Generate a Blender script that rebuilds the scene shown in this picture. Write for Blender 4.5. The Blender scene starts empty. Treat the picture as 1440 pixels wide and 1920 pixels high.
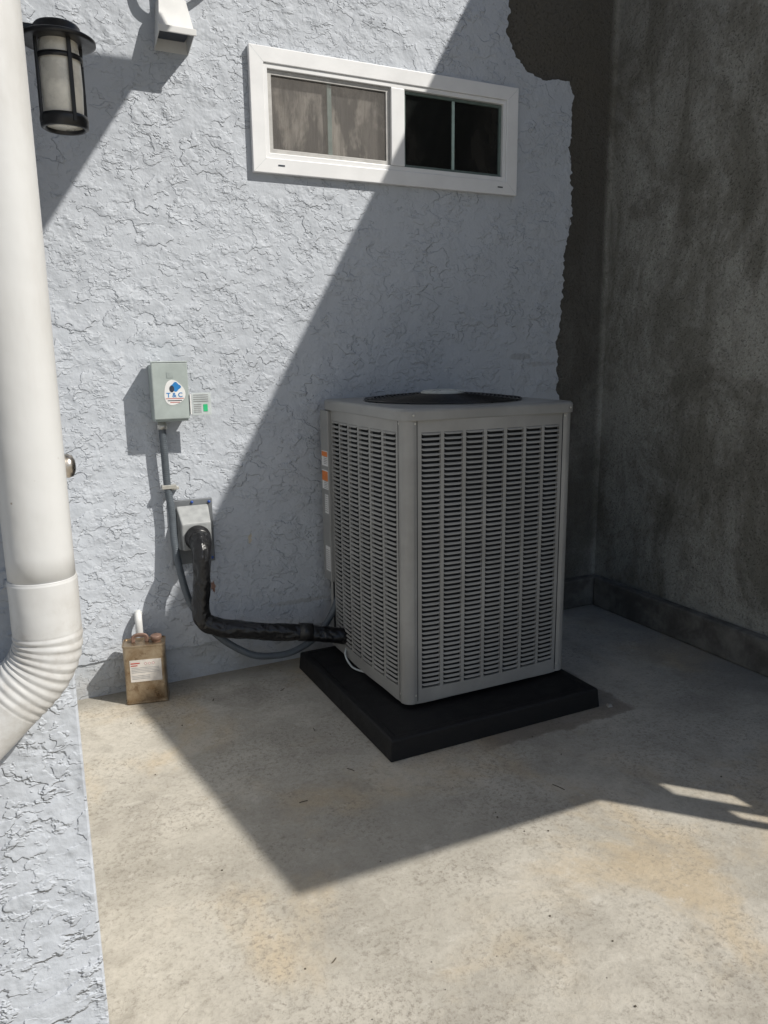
import bpy, bmesh, math, random
import numpy as np
from mathutils import Vector, Matrix, noise as mnoise
random.seed(7)
S=bpy.context.scene
COL=S.collection

# ---------------------------------------------------------------- helpers
def link(o,parent=None):
    COL.objects.link(o)
    if parent is not None: o.parent=parent
    return o
def empty(name):
    return link(bpy.data.objects.new(name,None))
def meshobj(name,verts,faces,mat=None,parent=None,smooth=False,bevel=0,seg=2):
    me=bpy.data.meshes.new(name); me.from_pydata([tuple(v) for v in verts],[],faces); me.validate(); me.update()
    bm=bmesh.new(); bm.from_mesh(me); bmesh.ops.recalc_face_normals(bm,faces=bm.faces); bm.to_mesh(me); bm.free()
    if smooth:
        for p in me.polygons: p.use_smooth=True
    o=bpy.data.objects.new(name,me)
    if mat: me.materials.append(mat)
    link(o,parent)
    if bevel>0:
        m=o.modifiers.new('b','BEVEL'); m.width=bevel; m.segments=seg; m.limit_method='ANGLE'; m.angle_limit=math.radians(40)
        m.harden_normals=False
    return o
BF=[(0,1,2,3),(4,7,6,5),(0,4,5,1),(1,5,6,2),(2,6,7,3),(3,7,4,0)]
def boxv(a,b):
    x0,y0,z0=a; x1,y1,z1=b
    return [(x0,y0,z0),(x1,y0,z0),(x1,y1,z0),(x0,y1,z0),(x0,y0,z1),(x1,y0,z1),(x1,y1,z1),(x0,y1,z1)]
def box(name,a,b,mat,parent=None,bevel=0,seg=2,M=None):
    v=[Vector(p) for p in boxv(a,b)]
    if M is not None: v=[M@p for p in v]
    return meshobj(name,v,BF,mat,parent,bevel=bevel,seg=seg)
class MB:
    def __init__(s): s.v=[]; s.f=[]
    def add(s,v,f):
        n=len(s.v); s.v+= [tuple(p) for p in v]; s.f+=[tuple(i+n for i in q) for q in f]
    def box(s,a,b,M=None):
        v=[Vector(p) for p in boxv(a,b)]
        if M is not None: v=[M@p for p in v]
        s.add(v,BF)
    def obj(s,name,mat,parent=None,**k): return meshobj(name,s.v,s.f,mat,parent,**k)
def cr(pts,n=12):
    P=[Vector(p) for p in pts]; P=[P[0]*2-P[1]]+P+[P[-1]*2-P[-2]]; out=[]
    for i in range(1,len(P)-2):
        a,b,c,d=P[i-1:i+3]
        for k in range(n):
            t=k/n; out.append(0.5*((2*b)+(c-a)*t+(2*a-5*b+4*c-d)*t*t+(3*b-a-3*c+d)*t**3))
    out.append(P[-2]); return out
def resample(P,step):
    L=[0]
    for i in range(1,len(P)): L.append(L[-1]+(P[i]-P[i-1]).length)
    n=max(2,int(L[-1]/step)); out=[]; j=0
    for k in range(n+1):
        s=L[-1]*k/n
        while j<len(L)-2 and L[j+1]<s: j+=1
        t=(s-L[j])/max(1e-9,L[j+1]-L[j]); out.append(P[j].lerp(P[j+1],min(1,max(0,t))))
    return out,L[-1]
def tube(name,P,rf,mat,parent=None,n=20,cap=True,smooth=True,up=(0,1,0)):
    v=[];f=[]; s=0
    T0=(P[1]-P[0]).normalized(); N=Vector(up); N=(N-T0*N.dot(T0))
    if N.length<1e-3: N=Vector((1,0,0))-T0*T0.x
    N.normalize()
    for i,p in enumerate(P):
        T=(P[min(i+1,len(P)-1)]-P[max(i-1,0)]).normalized()
        N=(N-T*N.dot(T)).normalized(); B=T.cross(N)
        if i: s+=(P[i]-P[i-1]).length
        for k in range(n):
            a=2*math.pi*k/n; r=rf(s,a,i)
            v.append(p+(N*math.cos(a)+B*math.sin(a))*r)
    for i in range(len(P)-1):
        for k in range(n):
            k2=(k+1)%n; f.append((i*n+k,i*n+k2,(i+1)*n+k2,(i+1)*n+k))
    if cap:
        f.append(tuple(range(n))); f.append(tuple((len(P)-1)*n+k for k in range(n)))
    return meshobj(name,v,f,mat,parent,smooth=smooth)
def lathe(name,prof,c,mat,parent=None,n=40,smooth=True,axis='z',cap=False):
    v=[];f=[]
    for (r,z) in prof:
        for k in range(n):
            a=2*math.pi*k/n
            q=(r*math.cos(a),r*math.sin(a),z)
            if axis=='x': q=(q[2],q[0],q[1])
            if axis=='-y': q=(q[0],-q[2],q[1])
            v.append(Vector(c)+Vector(q))
    for i in range(len(prof)-1):
        for k in range(n):
            k2=(k+1)%n; f.append((i*n+k,i*n+k2,(i+1)*n+k2,(i+1)*n+k))
    if cap:
        f.append(tuple(range(n))); f.append(tuple((len(prof)-1)*n+k for k in range(n)))
    return meshobj(name,v,f,mat,parent,smooth=smooth)

# ---------------------------------------------------------------- materials
class NT:
    def __init__(s,name):
        s.m=bpy.data.materials.new(name); s.m.use_nodes=True; s.t=s.m.node_tree; s.N=s.t.nodes; s.L=s.t.links
        s.b=s.N['Principled BSDF']; s.out=s.N['Material Output']
        s.tc=s.N.new('ShaderNodeTexCoord').outputs['Object']
    def mapping(s,scale=(1,1,1),loc=(0,0,0),src=None):
        m=s.N.new('ShaderNodeMapping'); m.inputs['Scale'].default_value=scale; m.inputs['Location'].default_value=loc
        s.L.new(src or s.tc,m.inputs[0]); return m.outputs[0]
    def noise(s,scale,detail=4,rough=.5,dist=0,vec=None):
        n=s.N.new('ShaderNodeTexNoise'); n.inputs['Scale'].default_value=scale; n.inputs['Detail'].default_value=detail
        n.inputs['Roughness'].default_value=rough; n.inputs['Distortion'].default_value=dist
        s.L.new(vec or s.tc,n.inputs['Vector']); return n.outputs['Fac']
    def vor(s,scale,vec=None,feat='F1'):
        n=s.N.new('ShaderNodeTexVoronoi'); n.feature=feat; n.inputs['Scale'].default_value=scale
        s.L.new(vec or s.tc,n.inputs['Vector']); return n.outputs['Distance']
    def ss(s,x,a,b,lo=0,hi=1,kind='SMOOTHSTEP'):
        m=s.N.new('ShaderNodeMapRange'); m.interpolation_type=kind
        s.L.new(x,m.inputs[0]); m.inputs[1].default_value=a; m.inputs[2].default_value=b
        m.inputs[3].default_value=lo; m.inputs[4].default_value=hi; return m.outputs[0]
    def math(s,op,a,b=None):
        m=s.N.new('ShaderNodeMath'); m.operation=op
        for i,x in enumerate((a,b)):
            if x is None: continue
            if isinstance(x,(int,float)): m.inputs[i].default_value=x
            else: s.L.new(x,m.inputs[i])
        return m.outputs[0]
    def mix(s,f,a,b,mode='MIX'):
        m=s.N.new('ShaderNodeMix'); m.data_type='RGBA'; m.blend_type=mode
        for inp,x in ((m.inputs[0],f),(m.inputs[6],a),(m.inputs[7],b)):
            if isinstance(x,(int,float)): inp.default_value=x
            elif isinstance(x,tuple): inp.default_value=x+(1,) if len(x)==3 else x
            else: s.L.new(x,inp)
        return m.outputs[2]
    def col(s,c):
        if isinstance(c,tuple): s.b.inputs['Base Color'].default_value=c+(1,)
        else: s.L.new(c,s.b.inputs['Base Color'])
    def rough(s,r):
        if isinstance(r,(int,float)): s.b.inputs['Roughness'].default_value=r
        else: s.L.new(r,s.b.inputs['Roughness'])
    def bump(s,h,dist,strength=1):
        b=s.N.new('ShaderNodeBump'); b.inputs['Distance'].default_value=dist; b.inputs['Strength'].default_value=strength
        s.L.new(h,b.inputs['Height']); s.L.new(b.outputs[0],s.b.inputs['Normal'])
    def sepz(s):
        n=s.N.new('ShaderNodeSeparateXYZ'); s.L.new(s.tc,n.inputs[0]); return n.outputs
def simple(name,c,rough=.5,metal=0,var=.08,scale=25,bump=0,bscale=200,spec=.5):
    t=NT(name); n=t.noise(scale,4,.6)
    lo=tuple(max(0,x*(1-var*2)) for x in c); hi=tuple(min(1,x*(1+var)) for x in c)
    t.col(t.mix(t.ss(n,.3,.7),lo,hi)); t.rough(t.ss(n,.3,.7,max(0,rough-.06),min(1,rough+.08)))
    t.b.inputs['Metallic'].default_value=metal; t.b.inputs['Specular IOR Level'].default_value=spec
    if bump: t.bump(t.noise(bscale,2),bump)
    return t.m

def stucco(name,c,k=1.0,dist=.0060,marks=False):
    t=NT(name)
    # trowelled skip texture: overlapping thin layers whose torn edges show
    v=t.mapping((1,1,1.3))
    w1=t.noise(8.5*k,5,.50,.15,v); p1=t.ss(w1,.49,.520)
    w2=t.noise(15*k,4,.52,.2,t.mapping((1,1,1.4),(3.1,1.7,5.2))); p2=t.ss(w2,.515,.550)
    w3=t.noise(28*k,3,.55,.2,t.mapping((1,1,1.3),(7.1,2.7,1.2))); p3=t.ss(w3,.54,.59)
    m1=t.ss(t.noise(4.5*k,4,.6,0,t.mapping((1,1,1),(9,4,2))),.42,.62)
    m2=t.ss(t.noise(5.5*k,4,.6,0,t.mapping((1,1,1),(2,8,6))),.40,.60)
    m3=t.ss(t.noise(4*k,3,.5,0,t.mapping((1,1,1),(5,1,9))),.44,.60)
    soft=t.noise(10*k,4,.5)
    fine=t.noise(120*k,4,.7)
    h=t.math('MULTIPLY',t.math('MULTIPLY',p1,m1),.85)
    h=t.math('ADD',h,t.math('MULTIPLY',t.math('MULTIPLY',p2,m2),.60))
    h=t.math('ADD',h,t.math('MULTIPLY',t.math('MULTIPLY',p3,m3),.32))
    h=t.math('ADD',h,t.math('MULTIPLY',soft,2.4))
    h=t.math('ADD',h,t.math('MULTIPLY',fine,.14))
    t.bump(h,dist)
    big=t.ss(t.noise(1.3,5,.6),.3,.7)
    c2=tuple(x*.90 for x in c)
    cc=t.mix(big,c2,c)
    so=t.sepz(); z=so[2]
    dirt=t.math('MULTIPLY',t.ss(z,.0,.32,1,0),t.ss(t.noise(9,5,.7),.35,.7))
    cc=t.mix(t.math('MULTIPLY',dirt,.45),cc,(.30,.275,.24))
    if marks:
        wob=t.math('MULTIPLY',t.math('SUBTRACT',t.noise(45,4,.7),.5),.045)
        for (px,pz,rx,rz,colr,amt) in ((.985,.645,.010,.020,(.50,.44,.34),.9),(.797,.435,.012,.03,(.22,.09,.04),.85),(.66,.37,.02,.02,(.20,.20,.20),.5),(2.52,1.47,.07,.018,(.22,.21,.20),.4),(2.66,1.43,.10,.012,(.24,.22,.21),.3),(1.22,.30,.16,.012,(.34,.32,.29),.4)):
            dx=t.math('DIVIDE',t.math('ADD',t.math('SUBTRACT',so[0],px),wob),rx)
            dz=t.math('DIVIDE',t.math('ADD',t.math('SUBTRACT',so[2],pz),wob),rz)
            d=t.math('ADD',t.math('MULTIPLY',dx,dx),t.math('MULTIPLY',dz,dz))
            cc=t.mix(t.ss(d,.6,1.3,amt,0),cc,colr)
    t.col(cc); t.rough(.68); t.b.inputs['Specular IOR Level'].default_value=.3
    return t.m
M_STUC=stucco('stucco_paint',(.490,.518,.560),marks=True)
M_STUC_BASE=stucco('stucco_base_paint',(.44,.465,.495),1.3,.004)

def concwall():
    t=NT('raw_concrete_wall')
    a=t.noise(2.6,8,.72,.5,t.mapping((1,1,.62)))
    blot=t.noise(1.6,7,.72,.5,t.mapping((1,1,.8),(4,2,1)))
    drip=t.noise(6,6,.66,.3,t.mapping((1,1,.18),(1,5,1)))
    gr=t.noise(18,6,.8,.2)
    fine=t.noise(80,5,.85)
    c=t.mix(t.ss(a,.38,.62),(.215,.208,.178),(.43,.425,.385))
    c=t.mix(t.ss(blot,.50,.64,0,.68),c,(.145,.137,.115))
    c=t.mix(t.ss(blot,.30,.44,.55,0),c,(.50,.495,.46))
    c=t.mix(t.ss(drip,.54,.70,0,.55),c,(.12,.112,.092))
    c=t.mix(t.ss(gr,.52,.68,0,.45),c,(.16,.15,.127))
    c=t.mix(t.ss(gr,.30,.42,.4,0),c,(.52,.515,.48))
    c=t.mix(t.ss(fine,.42,.66,0,.45),c,(.18,.17,.145))
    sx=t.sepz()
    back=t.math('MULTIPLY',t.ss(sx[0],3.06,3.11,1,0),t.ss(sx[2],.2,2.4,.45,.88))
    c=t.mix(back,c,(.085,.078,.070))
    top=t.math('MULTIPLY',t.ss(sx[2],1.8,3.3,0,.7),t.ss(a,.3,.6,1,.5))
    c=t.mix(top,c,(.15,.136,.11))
    t.col(c); t.rough(.92); t.b.inputs['Specular IOR Level'].default_value=.15
    h=t.math('ADD',t.math('MULTIPLY',t.noise(28,6,.75),1.3),t.math('MULTIPLY',t.ss(t.noise(85,3,.6),.58,.68),-.5))
    h=t.math('ADD',h,t.math('MULTIPLY',t.noise(5,4),1.8))
    t.bump(h,.012)
    return t.m
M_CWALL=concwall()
def curbmat():
    t=NT('curb_concrete')
    c=t.mix(t.ss(t.noise(6,6,.65,.3),.35,.68),(.085,.08,.07),(.20,.19,.17))
    t.col(c); t.rough(.9); t.bump(t.noise(30,5,.7),.006); return t.m
M_CURB=curbmat()
def floor():
    t=NT('concrete_floor')
    a=t.noise(1.1,7,.66,.4); b=t.noise(4.6,8,.74,.35,t.mapping((1,1,1),(3,1,0))); f=t.noise(60,6,.85)
    md=t.noise(13,7,.78,.3,t.mapping((1,1,1),(5,9,0)))
    lg=t.noise(2.0,7,.7,.5,t.mapping((1,1,1),(11,3,0)))
    c=t.mix(t.ss(a,.38,.62),(.375,.350,.300),(.505,.472,.408))
    c=t.mix(t.ss(lg,.50,.66,0,.45),c,(.30,.275,.235))
    c=t.mix(t.ss(b,.50,.67,0,.55),c,(.305,.282,.242))
    c=t.mix(t.ss(b,.28,.44,.55,0),c,(.60,.565,.50))
    och=t.noise(1.5,6,.66,.4,t.mapping((1,1,1),(8,5,0)))
    c=t.mix(t.ss(och,.48,.68,0,.55),c,(.50,.385,.235))
    c=t.mix(t.ss(md,.50,.67,0,.42),c,(.28,.255,.21))
    c=t.mix(t.ss(md,.32,.44,.38,0),c,(.61,.58,.52))
    c=t.mix(t.math('MULTIPLY',t.ss(f,.48,.62),t.ss(t.noise(3,5,.65,.2,t.mapping((1,1,1),(1,7,0))),.40,.60,.25,.75)),c,(.21,.187,.155))
    sp=t.vor(22); c=t.mix(t.math('MULTIPLY',t.ss(sp,.025,.06,1,0),t.ss(t.noise(5,2),.5,.58)),c,(.085,.08,.07))
    cr_=t.noise(2.2,5,.6,.3,t.mapping((1,1,1),(2,12,0))); line=t.ss(t.math('ABSOLUTE',t.math('SUBTRACT',cr_,.5)),.0008,.0026,1,0)
    c=t.mix(t.math('MULTIPLY',line,t.ss(t.noise(1.4,2,.5,0,t.mapping((1,1,1),(6,2,0))),.55,.62,0,.4)),c,(.15,.13,.11))
    s=t.sepz()
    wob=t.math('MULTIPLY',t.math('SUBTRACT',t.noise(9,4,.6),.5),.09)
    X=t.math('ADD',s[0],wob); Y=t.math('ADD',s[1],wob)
    ins=t.math('MULTIPLY',t.math('MULTIPLY',t.ss(X,1.5,1.62),t.ss(X,2.27,2.30,1,0)),t.math('MULTIPLY',t.ss(Y,-1.21,-1.19),t.ss(Y,-.35,-.2,1,0)))
    c=t.mix(t.math('MULTIPLY',ins,.6),c,(.15,.122,.095))
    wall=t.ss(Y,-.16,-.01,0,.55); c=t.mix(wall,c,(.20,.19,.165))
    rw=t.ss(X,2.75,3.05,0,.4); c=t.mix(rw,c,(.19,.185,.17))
    corner=t.math('MULTIPLY',t.ss(X,2.1,2.9),t.ss(Y,-1.9,-.9)); c=t.mix(t.math('MULTIPLY',corner,t.ss(lg,.4,.6,.15,.5)),c,(.21,.21,.20))
    t.col(c); t.rough(t.ss(b,.3,.7,.72,.9)); t.b.inputs['Specular IOR Level'].default_value=.3
    h=t.math('ADD',t.math('MULTIPLY',f,.9),t.math('MULTIPLY',t.noise(7,4,.6),1.2))
    h=t.math('ADD',h,t.math('MULTIPLY',t.ss(sp,.02,.07),.3))
    t.bump(h,.0035)
    return t.m
M_FLOOR=floor()
M_AC=simple('grey_painted_steel',(.285,.282,.270),.42,0,.06,7)
M_ACD=simple('lid_grey_paint',(.265,.265,.257),.36,0,.06,6)
M_COIL=simple('dark_coil_interior',(.014,.016,.020),.8,0,.3,90)
M_BLK=simple('black_steel',(.015,.015,.016),.35)
def padmat():
    t=NT('black_composite_pad')
    n=t.noise(7,6,.7,.3)
    t.col(t.mix(t.ss(n,.52,.78,0,.55),(.009,.009,.010),(.035,.032,.028))); t.rough(t.ss(n,.3,.7,.5,.7))
    t.b.inputs['Specular IOR Level'].default_value=.3
    t.bump(t.noise(180,3,.6),.0012); return t.m
M_PAD=padmat()
M_VINYL=simple('white_vinyl',(.78,.78,.78),.35,0,.02,8)
M_WHITE=simple('white_painted_aluminium',(.62,.62,.61),.4,0,.06,5)
def dsmat():
    t=NT('weathered_white_downspout')
    n=t.noise(6,6,.65,.3,t.mapping((1,1,.4)))
    c=t.mix(t.ss(n,.38,.75,0,.7),(.58,.58,.57),(.45,.435,.41))
    sp=t.vor(38); c=t.mix(t.math('MULTIPLY',t.ss(sp,.03,.09,1,0),t.ss(t.noise(11,2),.55,.66)),c,(.30,.26,.22))
    s=t.sepz()
    g=t.math('MULTIPLY',t.ss(s[2],1.19,1.10),t.ss(t.noise(20,5,.7),.42,.68,0,.45)); c=t.mix(g,c,(.33,.30,.26))
    t.col(c); t.rough(.45); t.bump(t.noise(9,3),.003); return t.m
M_DS=dsmat()
M_BOX=simple('grey_green_enclosure',(.36,.405,.39),.45,0,.05,14)
M_CARD=simple('label_plate',(.52,.56,.56),.4)
M_PLATE=simple('flange_grey',(.14,.15,.16),.5)
M_PLATE2=simple('flange_cover_grey',(.30,.31,.31),.45)
M_RUB=simple('black_rubber',(.012,.012,.013),.38)
def wrapmat():
    t=NT('black_vinyl_wrap'); t.col((.008,.008,.009)); t.rough(.3)
    t.bump(t.noise(16,3,.55,.8,t.mapping((1,1,1))),.012); return t.m
M_WRAP=wrapmat()
M_COND=simple('grey_flex_conduit',(.09,.105,.12),.45)
M_STRAP=simple('strap_metal',(.55,.54,.5),.35,.6)
M_BLUE=simple('blue_screw',(.02,.07,.30),.4)
M_KNOB=simple('satin_nickel',(.55,.50,.44),.3,1.0)
M_STK=simple('white_sticker',(.72,.72,.71),.45,0,.02)
M_SBLUE=simple('sticker_blue',(.02,.20,.50),.45)
M_SNAVY=simple('sticker_dark',(.03,.04,.06),.45)
M_SRED=simple('sticker_red',(.45,.07,.05),.45)
M_GREEN=simple('sticker_green',(.03,.50,.20),.45)
M_ORANGE=simple('sticker_orange',(.70,.20,.04),.45)
M_PRINT=simple('grey_print',(.30,.30,.30),.5)
def canmat():
    t=NT('aged_tin_can')
    n=t.noise(9,6,.7,.6); m=t.noise(24,6,.75,.4)
    c=t.mix(t.ss(n,.35,.68),(.26,.185,.115),(.44,.36,.26))
    c=t.mix(t.ss(m,.50,.70,0,.75),c,(.15,.09,.05))
    t.col(c); t.b.inputs['Metallic'].default_value=.85; t.rough(t.ss(n,.3,.7,.25,.45)); t.bump(t.noise(30,3),.002); return t.m
M_CAN=canmat()
M_CAP=simple('rusty_cap',(.20,.125,.095),.6,.2)
M_LGLASS=simple('frosted_seeded_glass',(.86,.82,.72),.3,0,.10,18)
M_MUNT=simple('grille_pale_green',(.40,.52,.48),.4)
def glass():
    t=NT('dark_window_glass')
    n=t.noise(5,4,.6,.3,t.mapping((1,1,.5)))
    t.col(t.mix(t.ss(n,.45,.65),(.006,.007,.007),(.022,.021,.019))); t.rough(.04); t.b.inputs['Specular IOR Level'].default_value=.5; return t.m
M_GLASS=glass()
def curtain():
    t=NT('curtain_behind_glass')
    n=t.noise(8,5,.66,.3,t.mapping((1,1,.35))); m=t.noise(34,3,.6,.2,t.mapping((1,1,.08),(3,0,0))); q=t.noise(5,4,.6)
    c=t.mix(t.ss(n,.43,.57),(.06,.056,.052),(.52,.475,.42))
    c=t.mix(t.ss(m,.42,.6,0,.5),c,(.10,.093,.085)); c=t.mix(t.ss(q,.48,.60,0,.65),c,(.05,.046,.042))
    t.col(c); t.rough(.5); t.bump(m,.01); return t.m
M_CURT=curtain()
def screen():
    t=NT('insect_screen')
    s=t.sepz()
    gx=t.math('ABSOLUTE',t.math('SINE',t.math('MULTIPLY',s[0],math.pi/.0042)))
    gz=t.math('ABSOLUTE',t.math('SINE',t.math('MULTIPLY',s[2],math.pi/.0042)))
    g=t.math('MINIMUM',gx,gz)
    a=t.ss(g,.15,.40,1,.02)
    t.col((.19,.175,.16)); t.rough(.7)
    tr=t.N.new('ShaderNodeBsdfTransparent'); mx=t.N.new('ShaderNodeMixShader')
    t.L.new(a,mx.inputs[0]); t.L.new(tr.outputs[0],mx.inputs[1]); t.L.new(t.b.outputs[0],mx.inputs[2]); t.L.new(mx.outputs[0],t.out.inputs[0])
    return t.m
M_SCREEN=screen()
M_ROOM=simple('dim_room',(.02,.02,.02),.9)

# ---------------------------------------------------------------- 2D panels with holes (x,z) -> plane y
def panel(name,outer,holes,y0,y1,mat,parent):
    cu=bpy.data.curves.new(name,'CURVE'); cu.dimensions='2D'; cu.fill_mode='BOTH'; cu.extrude=(y1-y0)/2
    for loop in [outer]+holes:
        sp=cu.splines.new('POLY'); sp.points.add(len(loop)-1)
        for i,(x,z) in enumerate(loop): sp.points[i].co=(x,z,0,1)
        sp.use_cyclic_u=True
    o=bpy.data.objects.new('tmp',cu); COL.objects.link(o)
    bpy.context.view_layer.update()
    me=bpy.data.meshes.new_from_object(o.evaluated_get(bpy.context.evaluated_depsgraph_get()))
    bpy.data.objects.remove(o)
    ym=(y0+y1)/2
    for v in me.vertices:
        x,z,e=v.co; v.co=(x,ym-e,z)
    bm=bmesh.new(); bm.from_mesh(me); bmesh.ops.remove_doubles(bm,verts=bm.verts,dist=1e-5)
    bmesh.ops.recalc_face_normals(bm,faces=bm.faces); bm.to_mesh(me); bm.free()
    me.materials.clear(); me.materials.append(mat)
    ob=bpy.data.objects.new(name,me); return link(ob,parent)

# ---------------------------------------------------------------- ground
G=60
meshobj('ground',[(-G,-G,0),(G,-G,0),(G,G,0),(-G,G,0)],[(0,1,2,3)],M_FLOOR)

# ---------------------------------------------------------------- house
house=empty('stucco_house')
rag=[(2.78,.165),(2.785,.6),(2.775,1.0),(2.775,1.26),(2.76,1.55),(2.775,1.77),(2.80,2.0),(2.83,2.22),(2.80,2.5),(2.815,2.80),(2.80,2.85),(2.70,2.855),(2.60,2.84),(2.51,2.87),(2.44,2.93),(2.41,3.0),(2.386,3.16),(2.37,3.35),(2.36,3.8)]
R2=[]
for i in range(len(rag)-1):
    a=Vector(rag[i]+(0,)); b=Vector(rag[i+1]+(0,)); n=max(1,int((b-a).length/.006))
    for k in range(n):
        p=a.lerp(b,k/n)
        q=mnoise.noise_vector(Vector((p.x*12,p.y*12,1.3)))*.030+mnoise.noise_vector(Vector((p.x*36,p.y*36,4.3)))*.018+mnoise.noise_vector(Vector((p.x*100,p.y*100,2.3)))*.008
        R2.append((p.x+q.x,p.y+q.y*.3))
bottom=[]
x=2.755
while x>.07:
    bottom.append((x,.165+mnoise.noise(Vector((x*12,3,2)))*.008+mnoise.noise(Vector((x*40,3,2)))*.004)); x-=.02
outer=[(-.1,3.8),(-.1,.165)]+bottom[::-1]+R2+[(2.36,3.8)]
hole=[(1.11,2.31),(2.41,2.31),(2.41,2.735),(1.11,2.735)]
panel('rear_wall',outer,[hole],0,.03,M_STUC,house)
box('rear_wall_base',(-.1,.010,0),(2.775,.04,.20),M_STUC_BASE,house)
X0=.06
box('entry_block',(-3.0,-2.2,0),(X0,.05,4.3),M_STUC,house,bevel=.004)
box('shadow_slab',(X0+.002,-2.62,3.97),(1.56,-1.0,4.07),M_WHITE,house)  # added slab out of view, shaped to cast the upper-left wall shadow
box('shadow_slab_beam',(X0+.002,-2.62,4.075),(.4,.0,4.2),M_WHITE,house)  # added out of view to tie the shadow-casting slab to the block
box('door',(X0-.03,-2.08,0.02),(X0+.003,-1.30,2.03),M_VINYL,house,bevel=.001)
lathe('door_knob',[(0,0),(.03,0),(.032,.004),(.012,.008),(.011,.036),(.020,.042),(.028,.054),(.030,.066),(.026,.077),(.014,.083),(0,.084)],(X0+.003,-1.42,1.235),M_KNOB,house,axis='x')

# window
wx0,wx1,wz0,wz1=1.0725,2.452,2.272,2.775
def ring(mb,o,i,y0,y1):
    (a,b,c,d)=o; (e,f,g,h)=i
    O=[(a,b),(c,b),(c,d),(a,d)]; I=[(e,f),(g,f),(g,h),(e,h)]
    v=[]
    for y in (y0,y1):
        v+=[(p[0],y,p[1]) for p in O]+[(p[0],y,p[1]) for p in I]
    f=[]
    for k in range(4):
        k2=(k+1)%4
        f+=[(k,k2,4+k2,4+k),(8+k,12+k,12+k2,8+k2),(k,8+k,8+k2,k2),(4+k,4+k2,12+k2,12+k)]
    mb.add(v,f)
mb=MB(); ring(mb,(wx0,wz0,wx1,wz1),(1.135,2.335,2.385,2.712),-.026,.0-.001); mb.obj('window_trim',M_VINYL,house,bevel=.003)
mb=MB(); ring(mb,(1.1355,2.3355,2.3845,2.7115),(1.152,2.356,2.366,2.692),-.020,.028); mb.obj('window_frame',M_VINYL,house,bevel=.002)
box('window_meeting_rail',(1.742,-.024,2.3565),(1.812,.02,2.6915),M_VINYL,house,bevel=.003)
mb=MB(); ring(mb,(1.1525,2.357,1.741,2.691),(1.172,2.376,1.722,2.672),-.008,.002); mb.obj('screen_frame',simple('screen_frame_grey',(.46,.45,.43),.5),house,bevel=.0015)
box('window_screen',(1.173,-.003,2.377),(1.721,-.002,2.671),M_SCREEN,house)
box('curtain',(1.16,.022,2.36),(1.735,.024,2.69),M_CURT,house)
box('window_grille',(1.436,.004,2.362),(1.456,.012,2.688),M_MUNT,house)
mb=MB(); ring(mb,(1.8125,2.357,2.3655,2.691),(1.826,2.37,2.352,2.678),-.004,.018); mb.obj('sash_frame',simple('sash_dark_green_grey',(.12,.16,.145),.4),house,bevel=.001)
box('window_glass',(1.8265,.006,2.3705),(2.3515,.010,2.6775),M_GLASS,house)
box('window_grille_fixed',(2.082,-.001,2.3705),(2.096,.004,2.6775),M_MUNT,house)
for x in (1.185,2.335):
    box('weep_slot',(x,-.0275,2.303),(x+.03,-.0265,2.309),M_SNAVY,house)
mb=MB()
for (cx_,cz_,dx_,dz_) in ((wx0,wz0,1,1),(wx1,wz0,-1,1),(wx0,wz1,1,-1),(wx1,wz1,-1,-1)):
    a=Vector((cx_+dx_*.004,-.0263,cz_+dz_*.004)); b=Vector((cx_+dx_*.060,-.0263,cz_+dz_*.060)); w=Vector((.0004,0,-.0004*dx_*dz_))
    mb.add([a-w,a+w,b+w,b-w],[(0,1,2,3)])
mb.obj('mitre_joints',M_CARD,house)
box('room_backing',(1.05,.05,2.2),(2.32,.06,2.8),M_ROOM,house)

# ---------------------------------------------------------------- concrete walls
cw=empty('concrete_wall')
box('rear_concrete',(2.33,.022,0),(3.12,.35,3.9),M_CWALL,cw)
prof=[(.35,0),(-2.90,0),(-2.90,2.0),(-3.155,2.0),(-3.155,2.115),(-4.27,3.72),(-1.0,4.53),(.35,4.85)]  # unseen part of this outline is shaped to cast the large shadow edge
v=[(3.12,y,z) for y,z in prof]+[(3.30,y,z) for y,z in prof]; n=len(prof)
f=[tuple(range(n)),tuple(range(2*n-1,n-1,-1))]+[(i,(i+1)%n,n+(i+1)%n,n+i) for i in range(n)]
meshobj('side_concrete',v,f,M_CWALL,cw)
box('base_curb_side',(3.055,-2.9,0),(3.118,-.045,.175),M_CURB,cw,bevel=.012,seg=3)
box('base_curb_rear',(2.785,-.04,0),(3.119,.021,.172),M_CURB,cw,bevel=.012,seg=3)
slats=empty('shadow_slats')  # added bars out of view, spaced to let light slivers onto the slab
mb=MB()
gx0,gx1=3.122,3.150
mb.box((gx0,-3.155,0),(gx1,-3.120,1.998)); mb.box((gx0,-3.1195,1.42),(gx1,-2.901,1.50)); mb.box((gx0,-3.1195,1.80),(gx1,-2.901,1.998)); mb.box((gx0,-3.1195,.2),(gx1,-2.901,.3))
mb.box((gx0,-3.045,1.501),(gx1,-3.005,1.799)); mb.box((gx0,-3.1195,1.66),(gx1,-3.0455,1.799))
mb.box((gx0,-3.075,.301),(gx1,-3.045,1.419)); mb.box((gx0,-2.975,.301),(gx1,-2.945,1.419))
mb.obj('shadow_slat_bars',M_BLK,slats,bevel=.001)

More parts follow.
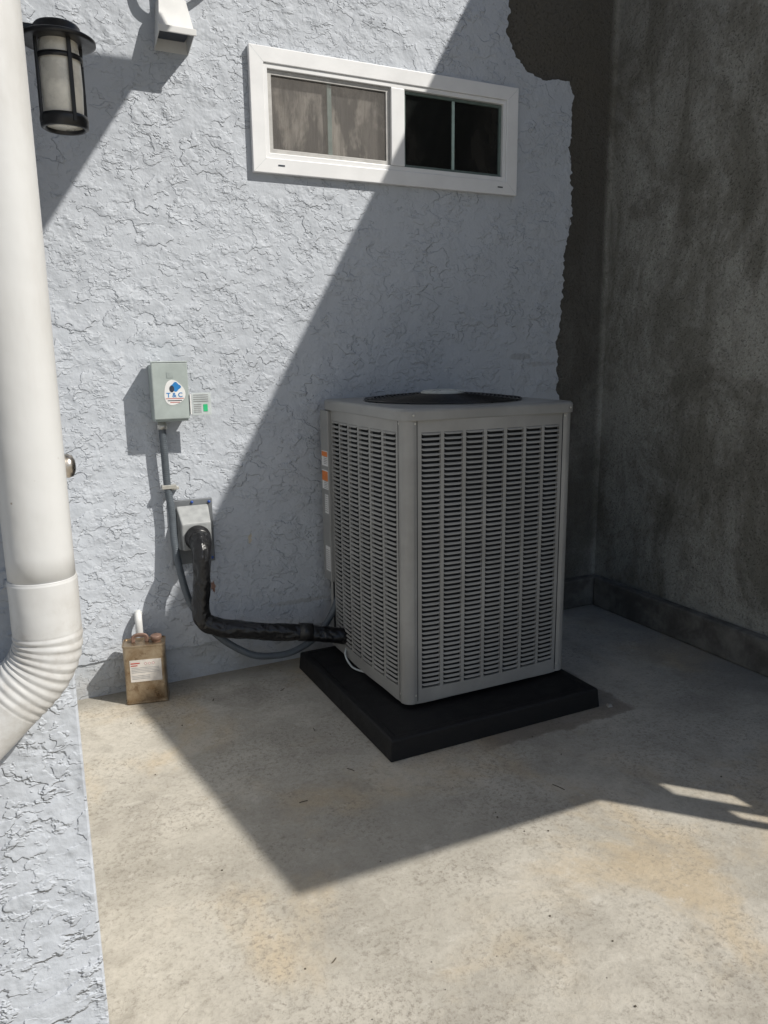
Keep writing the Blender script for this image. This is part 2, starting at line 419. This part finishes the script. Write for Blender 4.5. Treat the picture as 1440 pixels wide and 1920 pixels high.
# ---------------------------------------------------------------- equipment pad
px0,px1,py0,py1=1.165,2.165,-1.11,-.115
pv=[]; 
def rect(ix,z): return [(px0+ix,py0+ix,z),(px1-ix,py0+ix,z),(px1-ix,py1-ix,z),(px0+ix,py1-ix,z)]
lv=[rect(0,0.001),rect(.006,.080),rect(.012,.086),rect(.035,.086),rect(.040,.081)]
for l in lv: pv+=l
pf=[]
for i in range(len(lv)-1):
    for k in range(4): k2=(k+1)%4; pf.append((i*4+k,i*4+k2,(i+1)*4+k2,(i+1)*4+k))
pf.append((16,17,18,19)); pf.append((0,3,2,1))
meshobj('equipment_pad',pv,pf,M_PAD,bevel=.003)

# ---------------------------------------------------------------- air conditioner
ac=empty('air_conditioner_condenser')
C=Vector((1.74,-.50,0)); HB=.392
FR={'front':(Vector((0,-1,0)),Vector((1,0,0))),'left':(Vector((-1,0,0)),Vector((0,-1,0))),
    'rear':(Vector((0,1,0)),Vector((-1,0,0))),'right':(Vector((1,0,0)),Vector((0,1,0)))}
def bow(u): return .024*(1-(u/.4)**2)
def fp(face,u,off,z):
    n,t=FR[face]; p=C+t*u+n*(HB+bow(u)+off); return (p.x,p.y,z)
Z0,Z1=.105,1.250
def strip(mb,face,u0,u1,z0,z1,o0,o1,n=1):
    v=[];f=[]
    for i in range(n+1):
        u=u0+(u1-u0)*i/n
        v+=[fp(face,u,o0,z0),fp(face,u,o1,z0),fp(face,u,o1,z1),fp(face,u,o0,z1)]
    for i in range(n):
        a=i*4; b=a+4
        f+=[(a,a+1,b+1,b),(a+1,a+2,b+2,b+1),(a+2,a+3,b+3,b+2),(a+3,a,b,b+3)]
    f+=[(0,1,2,3),(n*4,n*4+3,n*4+2,n*4+1)]
    mb.add(v,f)
ROWS=52
for face,ncol,ua,ub in (('front',7,-.345,.345),('left',6,-.325,.345),('right',7,-.345,.345),('rear',7,-.345,.345)):
    mb=MB(); 
    za,zb=Z0+.055,Z1-.050
    strip(mb,face,ua,ub,Z0,za,-.012,0,24); strip(mb,face,ua,ub,zb,Z1-.004,-.012,0,24)
    m=.018; g=.015; W=(ub-ua-2*m-(ncol-1)*g)/ncol
    strip(mb,face,ua,ua+m,za,zb,-.012,0); strip(mb,face,ub-m,ub,za,zb,-.012,0)
    cols=[]
    for c in range(ncol):
        a=ua+m+c*(W+g); cols.append((a,a+W))
        if c<ncol-1: strip(mb,face,a+W,a+W+g,za,zb,-.012,0)
    mb.obj('panel_'+face,M_AC,ac)
    mb=MB(); pitch=(zb-za)/ROWS
    for (a,b) in cols:
        for r in range(ROWS):
            zt=zb-r*pitch-.001; hgt=pitch*.45
            sec=[(-.0015,zt),(.0022,zt-hgt*.45),(.0030,zt-hgt),(.0012,zt-hgt-.0002),(-.0035,zt-hgt*.2)]
            us=[(a,0.15),(a+.006,.8),(a+.016,1),((a+b)/2,1),(b-.016,1),(b-.006,.8),(b,.15)]
            v=[];f=[]
            for (u,k) in us:
                for (o,z) in sec: v.append(fp(face,u,o*k if o>0 else o,zt-(zt-z)*(.35+.65*k)))
            for i in range(len(us)-1):
                for j in range(5): j2=(j+1)%5; f.append((i*5+j,i*5+j2,i*5+5+j2,i*5+5+j))
            mb.add(v,f)
    mb.obj('louvers_'+face,M_AC,ac)
box('coil_core',(C.x-.370,C.y-.370,Z0+.01),(C.x+.370,C.y+.370,1.088),M_COIL,ac)
mb=MB()
for (a,b) in (((-.370,-.370),(.370,-.366)),((-.370,.366),(.370,.370)),((-.370,-.3655),(-.366,.3655)),((.366,-.3655),(.370,.3655))):
    mb.box((C.x+a[0],C.y+a[1],1.0885),(C.x+b[0],C.y+b[1],1.243))
mb.obj('light_block_plates',M_COIL,ac)  # dark plates added to block light showing through the top louvers
mb=MB()
for s,(fa,fb) in enumerate((('left','front'),('front','right'),('right','rear'),('rear','left'))):
    na,ta=FR[fa]; nb,tb=FR[fb]
    pts=[]
    rc=.040
    Hh=.403
    pts.append(C+ta*.347+na*(HB+bow(.347)-.010)); pts.append(C+ta*.347+na*(HB+bow(.347)+.0015))
    pts.append(C+ta*(Hh-rc)+na*Hh)
    for k in range(1,9):
        a=math.pi/2*k/8
        pts.append(C+ta*(Hh-rc+rc*math.sin(a))+na*(Hh-rc+rc*math.cos(a)))
    pts.append(C+nb*(HB+bow(.347)+.0015)-tb*.347); pts.append(C+nb*(HB+bow(.347)-.010)-tb*.347)
    v=[(p.x,p.y,Z0-.005) for p in pts]+[(p.x,p.y,Z1-.003) for p in pts]; n=len(pts)
    mb.add(v,[(i,i+1,n+i+1,n+i) for i in range(n-1)])
o=mb.obj('corner_posts',M_AC,ac); m=o.modifiers.new('s','SOLIDIFY'); m.thickness=.0015; m.offset=-1
mb=MB()
for face in ('front','left','right','rear'):
    for u in (-.3462,.3462): strip(mb,face,u-.0012,u+.0012,Z0+.004,Z1-.006,-.004,.0024)
mb.obj('panel_seams',M_COIL,ac)
def sq(h,z,N=256,e=14,cx=C.x,cy=C.y):
    out=[]
    for k in range(N):
        a=2*math.pi*k/N; c_,s_=abs(math.cos(a)),abs(math.sin(a))
        r=h/((c_**e+s_**e)**(1/e)); out.append((cx+r*math.cos(a),cy+r*math.sin(a),z))
    return out
def loft(name,loops,mat,parent,capb=True,capt=True,smooth=False):
    n=len(loops[0]); v=[];f=[]
    for l in loops: v+=l
    for i in range(len(loops)-1):
        for k in range(n): k2=(k+1)%n; f.append((i*n+k,i*n+k2,(i+1)*n+k2,(i+1)*n+k))
    if capb: f.append(tuple(range(n)))
    if capt: f.append(tuple((len(loops)-1)*n+k for k in range(n)))
    return meshobj(name,v,f,mat,parent,smooth=smooth)
loft('base_pan',[sq(.395,.094),sq(.402,.097),sq(.402,.120)],M_AC,ac)
mb=MB()
for sx in (-.3,.3):
    for sy in (-.3,.3): mb.box((C.x+sx-.04,C.y+sy-.04,.0815),(C.x+sx+.04,C.y+sy+.04,.0938))
mb.obj('feet',M_BLK,ac)
circ=lambda r,z,N=256:[(C.x+r*math.cos(2*math.pi*k/N),C.y+r*math.sin(2*math.pi*k/N),z) for k in range(N)]
loft('lid',[sq(.404,1.246),sq(.416,1.2465),sq(.4175,1.250),sq(.4175,1.280),sq(.415,1.2865),sq(.410,1.291),sq(.400,1.2925),circ(.352,1.2945),circ(.345,1.290),circ(.343,1.10)],M_ACD,ac,False,False)
loft('fan_well',[circ(.342,1.245),circ(.342,1.095),circ(.05,1.09)],M_COIL,ac,False,True)
mb=MB()
for k in range(4):
    a0=k*math.pi/2+.3; v=[]
    for i in range(7):
        r=.07+(.325-.07)*i/6; w=.35+.12*i/6
        for j in range(5):
            a=a0+w*(j-2)/2*.9; v.append((C.x+r*math.cos(a),C.y+r*math.sin(a),1.17+.03*(j-2)/2))
    mb.add(v,[(i*5+j,i*5+j+1,i*5+6+j,i*5+5+j) for i in range(6) for j in range(4)])
mb.obj('fan_blades',simple('fan_metal',(.25,.25,.25),.4,.6),ac)
lathe('fan_motor',[(0,1.24),(.07,1.235),(.075,1.22),(.075,1.10)],(C.x,C.y,0),M_BLK,ac)
mb=MB()
def torus(R,z,r,N=72,n=6):
    v=[];f=[]
    for k in range(N):
        a=2*math.pi*k/N
        for j in range(n):
            b=2*math.pi*j/n; q=R+r*math.cos(b); v.append((C.x+q*math.cos(a),C.y+q*math.sin(a),z+r*math.sin(b)))
    for k in range(N):
        for j in range(n):
            k2=(k+1)%N;j2=(j+1)%n; f.append((k*n+j,k*n+j2,k2*n+j2,k2*n+j))
    mb.add(v,f)
gz=lambda r:1.300+.024*(1-(r/.345)**2)
r=.085
while r<.345: torus(r,gz(r),.0018); r+=.0172
torus(.343,1.300,.003)
for k in range(12):
    a=2*math.pi*k/12+.1; A=[]
    for i in range(12):
        r=.07+(.343-.07)*i/11; A.append((r,gz(r)-.0035))
    v=[]
    for (r,z) in A:
        for dx,dz in ((-.0022,-.0022),(.0022,-.0022),(.0022,.0022),(-.0022,.0022)):
            v.append((C.x+r*math.cos(a)-dx*math.sin(a),C.y+r*math.sin(a)+dx*math.cos(a),z+dz))
    mb.add(v,[(i*4+j,i*4+(j+1)%4,i*4+4+(j+1)%4,i*4+4+j) for i in range(11) for j in range(4)])
mb.obj('fan_guard',M_BLK,ac,smooth=True)
lathe('hub_cap',[(0,1.339),(.06,1.338),(.088,1.334),(.097,1.326),(.094,1.318),(0,1.318)],(C.x,C.y,0),simple('hub_cap_grey',(.42,.44,.42),.3),ac)
box('service_panel',(1.322,-.178,.43),(1.36,-.085,1.243),M_ACD,ac,bevel=.004)
def lab(name,x,y0,y1,z0,z1,mat): box(name,(x-.0012,y0,z0),(x,y1,z1),mat,ac)
lab('warning_label',1.3219,-.170,-.100,.985,1.055,M_STK); lab('warning_label_band',1.3205,-.168,-.102,1.030,1.052,M_ORANGE)
lab('warning_label_b',1.3219,-.170,-.100,.875,.965,M_STK); lab('warning_label_b_band',1.3205,-.168,-.102,.915,.960,M_ORANGE)
lab('rating_label',1.3219,-.165,-.125,.76,.85,M_STK); lab('rating_label_b',1.3219,-.172,-.12,.48,.60,M_STK)
mb=MB()
for z in np.arange(.995,1.028,.008): mb.box((1.3197,-.165,z),(1.3204,-.124,z+.003))
for z in np.arange(.88,.912,.008): mb.box((1.3197,-.165,z),(1.3204,-.124,z+.003))
for z in np.arange(.77,.845,.010): mb.box((1.3197,-.160,z),(1.3204,-.130,z+.003))
for z in np.arange(.49,.59,.010): mb.box((1.3197,-.167,z),(1.3204,-.125,z+.003))
mb.obj('label_print',M_PRINT,ac)
mb=MB()
def screw(face,u,z,off=.0):
    n,t=FR[face]; p=Vector(fp(face,u,off,z)); v=[];N=10
    for o,r in ((0,.0048),(.0022,.0044),(.003,.0025)):
        for k in range(N):
            a=2*math.pi*k/N; q=p+n*o+t*r*math.cos(a); v.append((q.x,q.y,z+r*math.sin(a)))
    mb.add(v,[(i*N+k,i*N+(k+1)%N,i*N+N+(k+1)%N,i*N+N+k) for i in range(2) for k in range(N)]+[tuple(2*N+k for k in range(N))])
for face in ('front','left'):
    for u in (-.355,.355):
        for z in (1.235,.135): screw(face,u,z,.003)
for u in (-.37,.37): screw('front',u,1.268,.021)
mb.obj('screws',M_STRAP,ac)
P,_=resample(cr([(1.35,-.30,.16),(1.315,-.34,.125),(1.312,-.42,.095),(1.335,-.49,.093),(1.37,-.52,.095)],10),.01)
tube('sensor_cable',P,lambda s,a,i:.0045,M_CARD,ac,n=10)

# ---------------------------------------------------------------- disconnect box
db=empty('electrical_disconnect_box')
box('enclosure',(.572,-.098,1.222),(.712,-.001,1.460),M_BOX,db,bevel=.004)
box('cover',(.567,-.112,1.232),(.717,-.099,1.469),M_BOX,db,bevel=.004)
box('cover_lip',(.565,-.114,1.4695),(.719,-.02,1.474),M_BOX,db,bevel=.002)
box('cover_emboss',(.627,-.1135,1.405),(.655,-.1121,1.430),simple('emboss',(.30,.34,.33),.45),db,bevel=.001)
def disc2d(name,cx,cz,rx,rz,y,mat,parent,N=32,th=.0006,f=None):
    pts=[(cx+rx*(f(a) if f else 1)*math.cos(a),cz+rz*(f(a) if f else 1)*math.sin(a)) for a in [2*math.pi*k/N for k in range(N)]]
    v=[(x,y,z) for x,z in pts]+[(x,y-th,z) for x,z in pts]
    return meshobj(name,v,[tuple(range(N)),tuple(range(2*N-1,N-1,-1))]+[(k,(k+1)%N,N+(k+1)%N,N+k) for k in range(N)],mat,parent)
disc2d('sticker',.655,1.343,.044,.052,-.1125,M_STK,db,f=lambda a:1+.08*math.cos(3*a+.5))
disc2d('sticker_mark',.662,1.368,.020,.018,-.1133,M_SBLUE,db,f=lambda a:1+.15*math.cos(4*a))
disc2d('sticker_mark_b',.646,1.360,.010,.014,-.1135,M_SNAVY,db)
def text(name,s,size,loc,mat,parent,rot=(math.pi/2,0,0),bold=True):
    cu=bpy.data.curves.new(name,'FONT'); cu.body=s; cu.size=size; cu.align_x='CENTER'; cu.extrude=.0002
    if bold: cu.offset=size*.02
    o=bpy.data.objects.new(name,cu); cu.materials.append(mat); o.location=loc; o.rotation_euler=rot; return link(o,parent)
text('sticker_name','T & C',.027,(.656,-.1136,1.325),M_SBLUE,db)
mb=MB()
for z,w in ((1.318,.038),(1.302,.020)): mb.box((.656-w,-.1136,z),(.656+w,-.1131,z+.0028))
mb.obj('sticker_small_print',M_SRED,db)
mb=MB()
mb.box((.656-.030,-.1136,1.309),(.656+.030,-.1131,1.3125)); mb.obj('sticker_small_print_dark',M_SNAVY,db)
Mt=Matrix.Translation((.725,-.118,1.245))@Matrix.Rotation(math.radians(-4),4,'Z')
box('tag_plate',(0,0,0),(.082,.002,.095),M_CARD,db,bevel=.0006,M=Mt)
mb=MB()
for z in (.085,.076,.067,.058): mb.box((.008,-.0012,z),(.070,-.0004,z+.003),Mt)
for z in (.045,.037,.029,.021,.013): mb.box((.008,-.0012,z),(.040,-.0004,z+.003),Mt)
mb.obj('tag_print',M_PRINT,db)
box('tag_green',(.048,-.0014,.016),(.066,-.0004,.046),M_GREEN,db,M=Mt)
box('tag_hinge',(.7185,-.117,1.25),(.7245,-.09,1.335),M_STK,db)
lathe('conduit_hub',[(.0,0),(.022,0),(.022,.02),(.017,.022),(.017,.035),(0,.035)],(.606,-.05,1.187),M_STRAP,db,n=24)

# conduit
P,L=resample(cr([(.606,-.05,1.195),(.608,-.05,1.10),(.612,-.045,.94),(.622,-.05,.82),(.622,-.06,.70),(.635,-.09,.55),(.67,-.12,.40),(.77,-.14,.25),(.90,-.16,.145),(1.00,-.17,.115),(1.12,-.17,.115),(1.24,-.17,.17),(1.33,-.165,.28),(1.37,-.16,.38),(1.375,-.155,.44)],14),.0028)
fc=empty('flexible_conduit')
tube('conduit',P,lambda s,a,i:.0155+(.0014 if i%3==0 else 0),M_COND,fc,n=14)
box('conduit_strap',(.586,-.064,.925),(.648,-.0305,.943),M_STRAP,fc,bevel=.002)
box('conduit_strap_tab',(.60,-.0300,.915),(.665,-.001,.928),M_STRAP,fc,bevel=.002)

# ---------------------------------------------------------------- line set wall flange
fl=empty('line_set_wall_flange')
box('plate',(.620,-.014,.565),(.812,-.001,.862),M_PLATE,fl,bevel=.004)
hv=[(.648,-.0145,.635),(.792,-.0145,.635),(.792,-.0145,.838),(.648,-.0145,.838),(.655,-.085,.645),(.785,-.085,.645),(.785,-.085,.765),(.655,-.085,.765)]
meshobj('hood',hv,BF,M_PLATE2,fl,bevel=.006)
for x in (.636,.797):
    for z in (.583,.845): lathe('screw',[(0,.006),(.006,.0055),(.0065,0)],(x,-.0145,z),M_BLUE,fl,n=12,axis='-y')
lathe('screw',[(0,.006),(.006,.0055),(.0065,0)],(.72,-.0145,.850),M_BLUE,fl,n=12,axis='-y')
lathe('rubber_boot',[(.056,.0),(.058,.012),(.054,.016),(.054,.022),(.050,.026),(.049,.05),(.040,.055)],(.72,-.0855,.700),M_RUB,fl,axis='-y',cap=True)

def wr(s,a,i):
    b=.039+.007*math.sin(s*11+1)*.5
    b+=.0055*mnoise.noise(Vector((math.cos(a)*1.6,math.sin(a)*1.6,s*9)))+.0035*mnoise.noise(Vector((math.cos(a)*3,math.sin(a)*3,s*30)))
    b+=.0026*math.sin(a*2+s*16)
    return b
P,L=resample(cr([(.72,-.10,.70),(.718,-.155,.700),(.712,-.195,.665),(.708,-.205,.60),(.698,-.205,.50),(.690,-.205,.42),(.700,-.21,.355),(.76,-.215,.315),(.84,-.22,.292),(.95,-.235,.268),(1.05,-.25,.250),(1.16,-.265,.236),(1.26,-.285,.215),(1.37,-.30,.185)],12),.004)
ls=empty('insulated_refrigerant_line')
tube('wrapped_line',P,wr,M_WRAP,ls,n=36)
tube('tape_band',[Vector((1.12,-.259,.2425)),Vector((1.15,-.2635,.2375)),Vector((1.18,-.268,.2325))],lambda s,a,i:.0425,M_RUB,ls,n=28)

# ---------------------------------------------------------------- drain stub
dp=empty('pvc_drain_pipe')
P,_=resample(cr([(.452,.005,.36),(.448,-.03,.362),(.445,-.05,.34),(.445,-.052,.28)],8),.006)
tube('drain_elbow',P,lambda s,a,i:.016+(.0025 if i<3 else 0),M_WHITE,dp,n=20)

# ---------------------------------------------------------------- solvent can
can=empty('metal_solvent_can')
Mc=Matrix.Translation((.452,-.118,0))@Matrix.Rotation(math.radians(-13),4,'Z')
def rr(hx,hy,r,z,n=6):
    out=[]
    for (cx,cy,a0) in ((hx-r,hy-r,0),(-hx+r,hy-r,90),(-hx+r,-hy+r,180),(hx-r,-hy+r,270)):
        for k in range(n+1):
            a=math.radians(a0+90*k/n); out.append(tuple(Mc@Vector((cx+r*math.cos(a),cy+r*math.sin(a),z))))
    return out
hx,hy=.088,.050
loft('body',[rr(hx,hy,.014,.002),rr(hx+.0025,hy+.0025,.015,.003),rr(hx+.0025,hy+.0025,.015,.008),rr(hx,hy,.014,.010),rr(hx-.001,hy-.001,.014,.13),rr(hx,hy,.014,.262),rr(hx+.0025,hy+.0025,.015,.264),rr(hx+.0025,hy+.0025,.015,.270),rr(hx-.002,hy-.002,.014,.271),rr(hx-.003,hy-.003,.014,.267)],M_CAN,can)
c0=Mc@Vector((.052,0,0))
lathe('cap',[(.0,.296),(.021,.296),(.024,.293),(.024,.278),(.020,.276),(.019,.266)],(c0.x,c0.y,0),M_CAP,can,n=28)
P,_=resample(cr([Mc@Vector((-.045,0,.268)),Mc@Vector((-.045,0,.290)),Mc@Vector((-.03,0,.300)),Mc@Vector((-.0,0,.300)),Mc@Vector((.012,0,.290)),Mc@Vector((.012,0,.268))],8),.004)
tube('handle',P,lambda s,a,i:.006*(.5+abs(math.sin(a))),M_CAP,can,n=10)
box('label',(-.062,-hy-.0014,.105),(.070,-hy-.0002,.205),simple('paper_label',(.60,.56,.51),.6,0,.08,30),can,M=Mc)
mb=MB(); mb.box((-.058,-hy-.002,.188),(-.02,-hy-.0015,.193)); mb.box((-.058,-hy-.002,.178),(-.03,-hy-.0015,.182))
mb.v=[tuple(Mc@Vector(p)) for p in mb.v]; mb.obj('label_red_print',M_SRED,can)
mb=MB()
for z in (.168,.161,.154,.147,.132,.125,.118): mb.box((-.056,-hy-.002,z),(.060 if z>.14 else .02,-hy-.0015,z+.0022))
mb.v=[tuple(Mc@Vector(p)) for p in mb.v]; mb.obj('label_print',M_PRINT,can)
mb=MB()
for x in (.004,.020,.036):
    for (d,y) in ((.0062,.0018),):
        c_=(x,.187)
        mb.add([Mc@Vector((c_[0]-d,-hy-y,c_[1])),Mc@Vector((c_[0],-hy-y,c_[1]-d)),Mc@Vector((c_[0]+d,-hy-y,c_[1])),Mc@Vector((c_[0],-hy-y,c_[1]+d))],[(0,1,2,3)])
mb.obj('hazard_diamonds',M_SRED,can)
mb=MB()
for x in (.004,.020,.036):
    d=.0042; c_=(x,.187); y=.0022
    mb.add([Mc@Vector((c_[0]-d,-hy-y,c_[1])),Mc@Vector((c_[0],-hy-y,c_[1]-d)),Mc@Vector((c_[0]+d,-hy-y,c_[1])),Mc@Vector((c_[0],-hy-y,c_[1]+d))],[(0,1,2,3)])
mb.obj('hazard_diamonds_inner',M_STK,can)

# ---------------------------------------------------------------- wall lantern
la=empty('wall_lantern')
lc=(.232,-1.0,0)
lathe('cap',[(0,2.392),(.012,2.390),(.030,2.384),(.055,2.376),(.060,2.370),(.062,2.352),(.090,2.345),(.098,2.340),(.098,2.333),(.090,2.331),(.058,2.333),(0,2.334)],lc,M_BLK,la,n=48)
lathe('glass',[(.050,2.333),(.054,2.30),(.055,2.22),(.052,2.150),(.048,2.140)],lc,M_LGLASS,la,n=40)
lathe('bottom_ring',[(.055,2.150),(.062,2.148),(.064,2.138),(.062,2.118),(.055,2.114),(.050,2.118),(.048,2.135),(.049,2.150)],lc,M_BLK,la,n=40)
lathe('diffuser',[(0,2.122),(.048,2.124),(.048,2.13)],lc,M_LGLASS,la,n=40)
lathe('mid_band',[(.0575,2.297),(.0615,2.297),(.0615,2.285),(.0575,2.285)],lc,M_BLK,la,n=40)
mb=MB()
for k in range(4):
    a=math.radians(20+90*k)
    Mr=Matrix.Translation((lc[0]+.062*math.cos(a),lc[1]+.062*math.sin(a),0))@Matrix.Rotation(a,4,'Z')
    mb.box((-.003,-.005,2.125),(.004,.005,2.340),Mr)
mb.obj('bars',M_BLK,la,bevel=.001)
box('arm',(X0+.016,-1.015,2.350),(.175,-.985,2.368),M_BLK,la,bevel=.004)
box('backplate',(X0+.001,-1.055,2.22),(X0+.0155,-.945,2.42),M_BLK,la,bevel=.006)

# ---------------------------------------------------------------- vent / service hood on wall
vh=empty('vent_hood')
hv=[(.690,-.001,2.700),(.822,-.001,2.700),(.822,-.125,2.735),(.690,-.125,2.735),(.706,-.001,2.87),(.806,-.001,2.87),(.806,-.07,2.87),(.706,-.07,2.87)]
o=meshobj('hood',hv,[(4,7,6,5),(0,4,5,1),(1,5,6,2),(2,6,7,3),(3,7,4,0)],M_WHITE,vh)
m=o.modifiers.new('s','SOLIDIFY'); m.thickness=.004; m.offset=1
box('hood_lip',(.682,-.134,2.728),(.830,-.1262,2.752),M_WHITE,vh,bevel=.002)
box('hood_throat',(.70,-.09,2.745),(.81,-.003,2.75),M_SNAVY,vh)
P,_=resample([Vector((.756,-.035,2.872)),Vector((.756,-.035,3.5))],.05)
tube('riser',P,lambda s,a,i:.03,M_WHITE,vh,n=24)
P,_=resample(cr([(.62,-.02,2.955),(.70,-.07,2.925),(.80,-.075,2.92),(.90,-.03,2.95),(.93,.0,2.97)],8),.01)
tube('cable',P,lambda s,a,i:.012,M_PLATE,vh,n=14)

# ---------------------------------------------------------------- downspout
ds=empty('downspout')
cx,cy=.026,-2.268
zt=.018
P,_=resample([Vector((cx,cy,4.2)),Vector((cx,cy,1.155+zt))],.05)
tube('pipe',P,lambda s,a,i:.0465*(1-.015*math.cos(4*a)),M_DS,ds,n=48)
arc=[Vector((cx,cy,1.17+zt)),Vector((cx,cy,1.12+zt)),Vector((cx,cy,1.085+zt))]
R_=.100; oc=Vector((cx-R_,cy,1.085+zt))
for k in range(1,13):
    a=math.radians(48*k/12); arc.append(oc+Vector((R_*math.cos(a),0,-R_*math.sin(a))))
t_=Vector((-math.sin(math.radians(48)),0,-math.cos(math.radians(48))))
arc+= [arc[-1]+t_*.05,arc[-1]+t_*.20]
P,L=resample(arc,.0014)
def er(s,a,i):
    r=.0482
    if s>.082 and s<.202:
        ph=((s-.082)/.0120)%1.0
        r+=(.0024*(1-abs(2*ph-1)**1.2)-.001)*(.75+.5*mnoise.noise(Vector((math.cos(a)*2,math.sin(a)*2,int((s-.082)/.012)*1.7))))
    r+=.0007*mnoise.noise(Vector((math.cos(a)*1.5,math.sin(a)*1.5,s*20)))
    if s<.004: r-=.001
    return r*(1-.015*math.cos(4*a))
tube('elbow',P,er,M_DS,ds,n=64)
e=arc[-1]
P,_=resample([e-t_*.01,e+Vector((-.05,0,-.06)),e+Vector((-.06,0,-.15)),Vector((e.x-.06,cy,.02))],.02)
tube('lower_pipe',P,lambda s,a,i:.047,M_DS,ds,n=40)
box('strap',(cx-.06,-2.215,2.9),(cx+.03,-2.2005,2.93),M_DS,ds)

# ---------------------------------------------------------------- small litter on the slab
mb=MB()
def twig(x,y,a,l,w=.0012,bend=.2):
    pts=[]
    for i in range(6):
        t=i/5; pts.append((x+l*t*math.cos(a+bend*t),y+l*t*math.sin(a+bend*t)))
    v=[];f=[]
    for (qx,qy) in pts:
        nx,ny=-math.sin(a)*w,math.cos(a)*w
        v+=[(qx-nx,qy-ny,.001),(qx+nx,qy+ny,.001),(qx,qy,.0035)]
    for i in range(5): f+=[(i*3,i*3+3,i*3+5,i*3+2),(i*3+1,i*3+2,i*3+5,i*3+4)]
    mb.add(v,f)
for a in ((1.02,-1.10,1.9,.035),(1.00,-.75,1.2,.03),(.80,-1.20,2.9,.03),(1.62,-1.55,1.7,.05),(.60,-1.9,.4,.02),(1.0,-.32,.4,.03),(.70,-.28,.9,.02),(2.3,-.6,1.0,.03)): twig(*a)
for k in range(60):
    x=random.uniform(.2,2.9); y=random.uniform(-2.4,-.1) if k%3 else random.uniform(-.12,-.02)
    if 1.15<x<2.18 and y>-1.12: continue
    s=random.uniform(.0010,.0026); mb.box((x-s,y-s*.8,.0005),(x+s,y+s,s*1.1),None)
mb.obj('leaf_litter',simple('litter_brown',(.08,.065,.045),.8),None)
mb=MB(); mb.add([(2.19,-1.135,.001),(2.215,-1.14,.001),(2.222,-1.12,.001),(2.20,-1.11,.001),(2.197,-1.131,.012),(2.211,-1.133,.014),(2.214,-1.121,.012),(2.202,-1.116,.011)],BF)
mb.obj('pebble',simple('pebble_grey',(.33,.31,.28),.8),None,bevel=.002)

# ---------------------------------------------------------------- light
sd=Vector((-.105,.11,-.155)).normalized()
L_=bpy.data.lights.new('sun','SUN'); L_.energy=5.0; L_.angle=math.radians(.5); L_.color=(1,.96,.89)
so=bpy.data.objects.new('sun',L_); so.rotation_euler=sd.to_track_quat('-Z','Y').to_euler(); link(so); so.location=(5,-6,8)
W=bpy.data.worlds.new("World"); S.world=W; W.use_nodes=True
nt=W.node_tree; bg=nt.nodes['Background']; sk=nt.nodes.new('ShaderNodeTexSky'); sk.sky_type='NISHITA'; sk.sun_disc=False
p=-sd; sk.sun_elevation=math.asin(p.z); sk.sun_rotation=math.atan2(p.x,p.y)
nt.links.new(sk.outputs[0],bg.inputs[0]); bg.inputs[1].default_value=.080
S.view_settings.view_transform='Standard'; S.view_settings.look='None'; S.view_settings.exposure=0

# ---------------------------------------------------------------- camera
yaw,pit,roll=.4554,.2046,-.0120
f_=Vector((math.sin(yaw)*math.cos(pit),math.cos(yaw)*math.cos(pit),-math.sin(pit)))
r_=Vector((math.cos(yaw),-math.sin(yaw),0)); u_=r_.cross(f_)
r2=r_*math.cos(roll)+u_*math.sin(roll); u2=-r_*math.sin(roll)+u_*math.cos(roll)
cam=bpy.data.cameras.new('camera'); co=bpy.data.objects.new('camera',cam); link(co)
Mx=Matrix((( r2.x,u2.x,-f_.x,0),(r2.y,u2.y,-f_.y,-3.4539),(r2.z,u2.z,-f_.z,1.5),(0,0,0,1)))
co.matrix_world=Mx
cam.sensor_fit='VERTICAL'; cam.sensor_height=36; cam.sensor_width=27; cam.lens=36*1441.72/1920; cam.clip_start=.02; cam.clip_end=500
S.camera=co
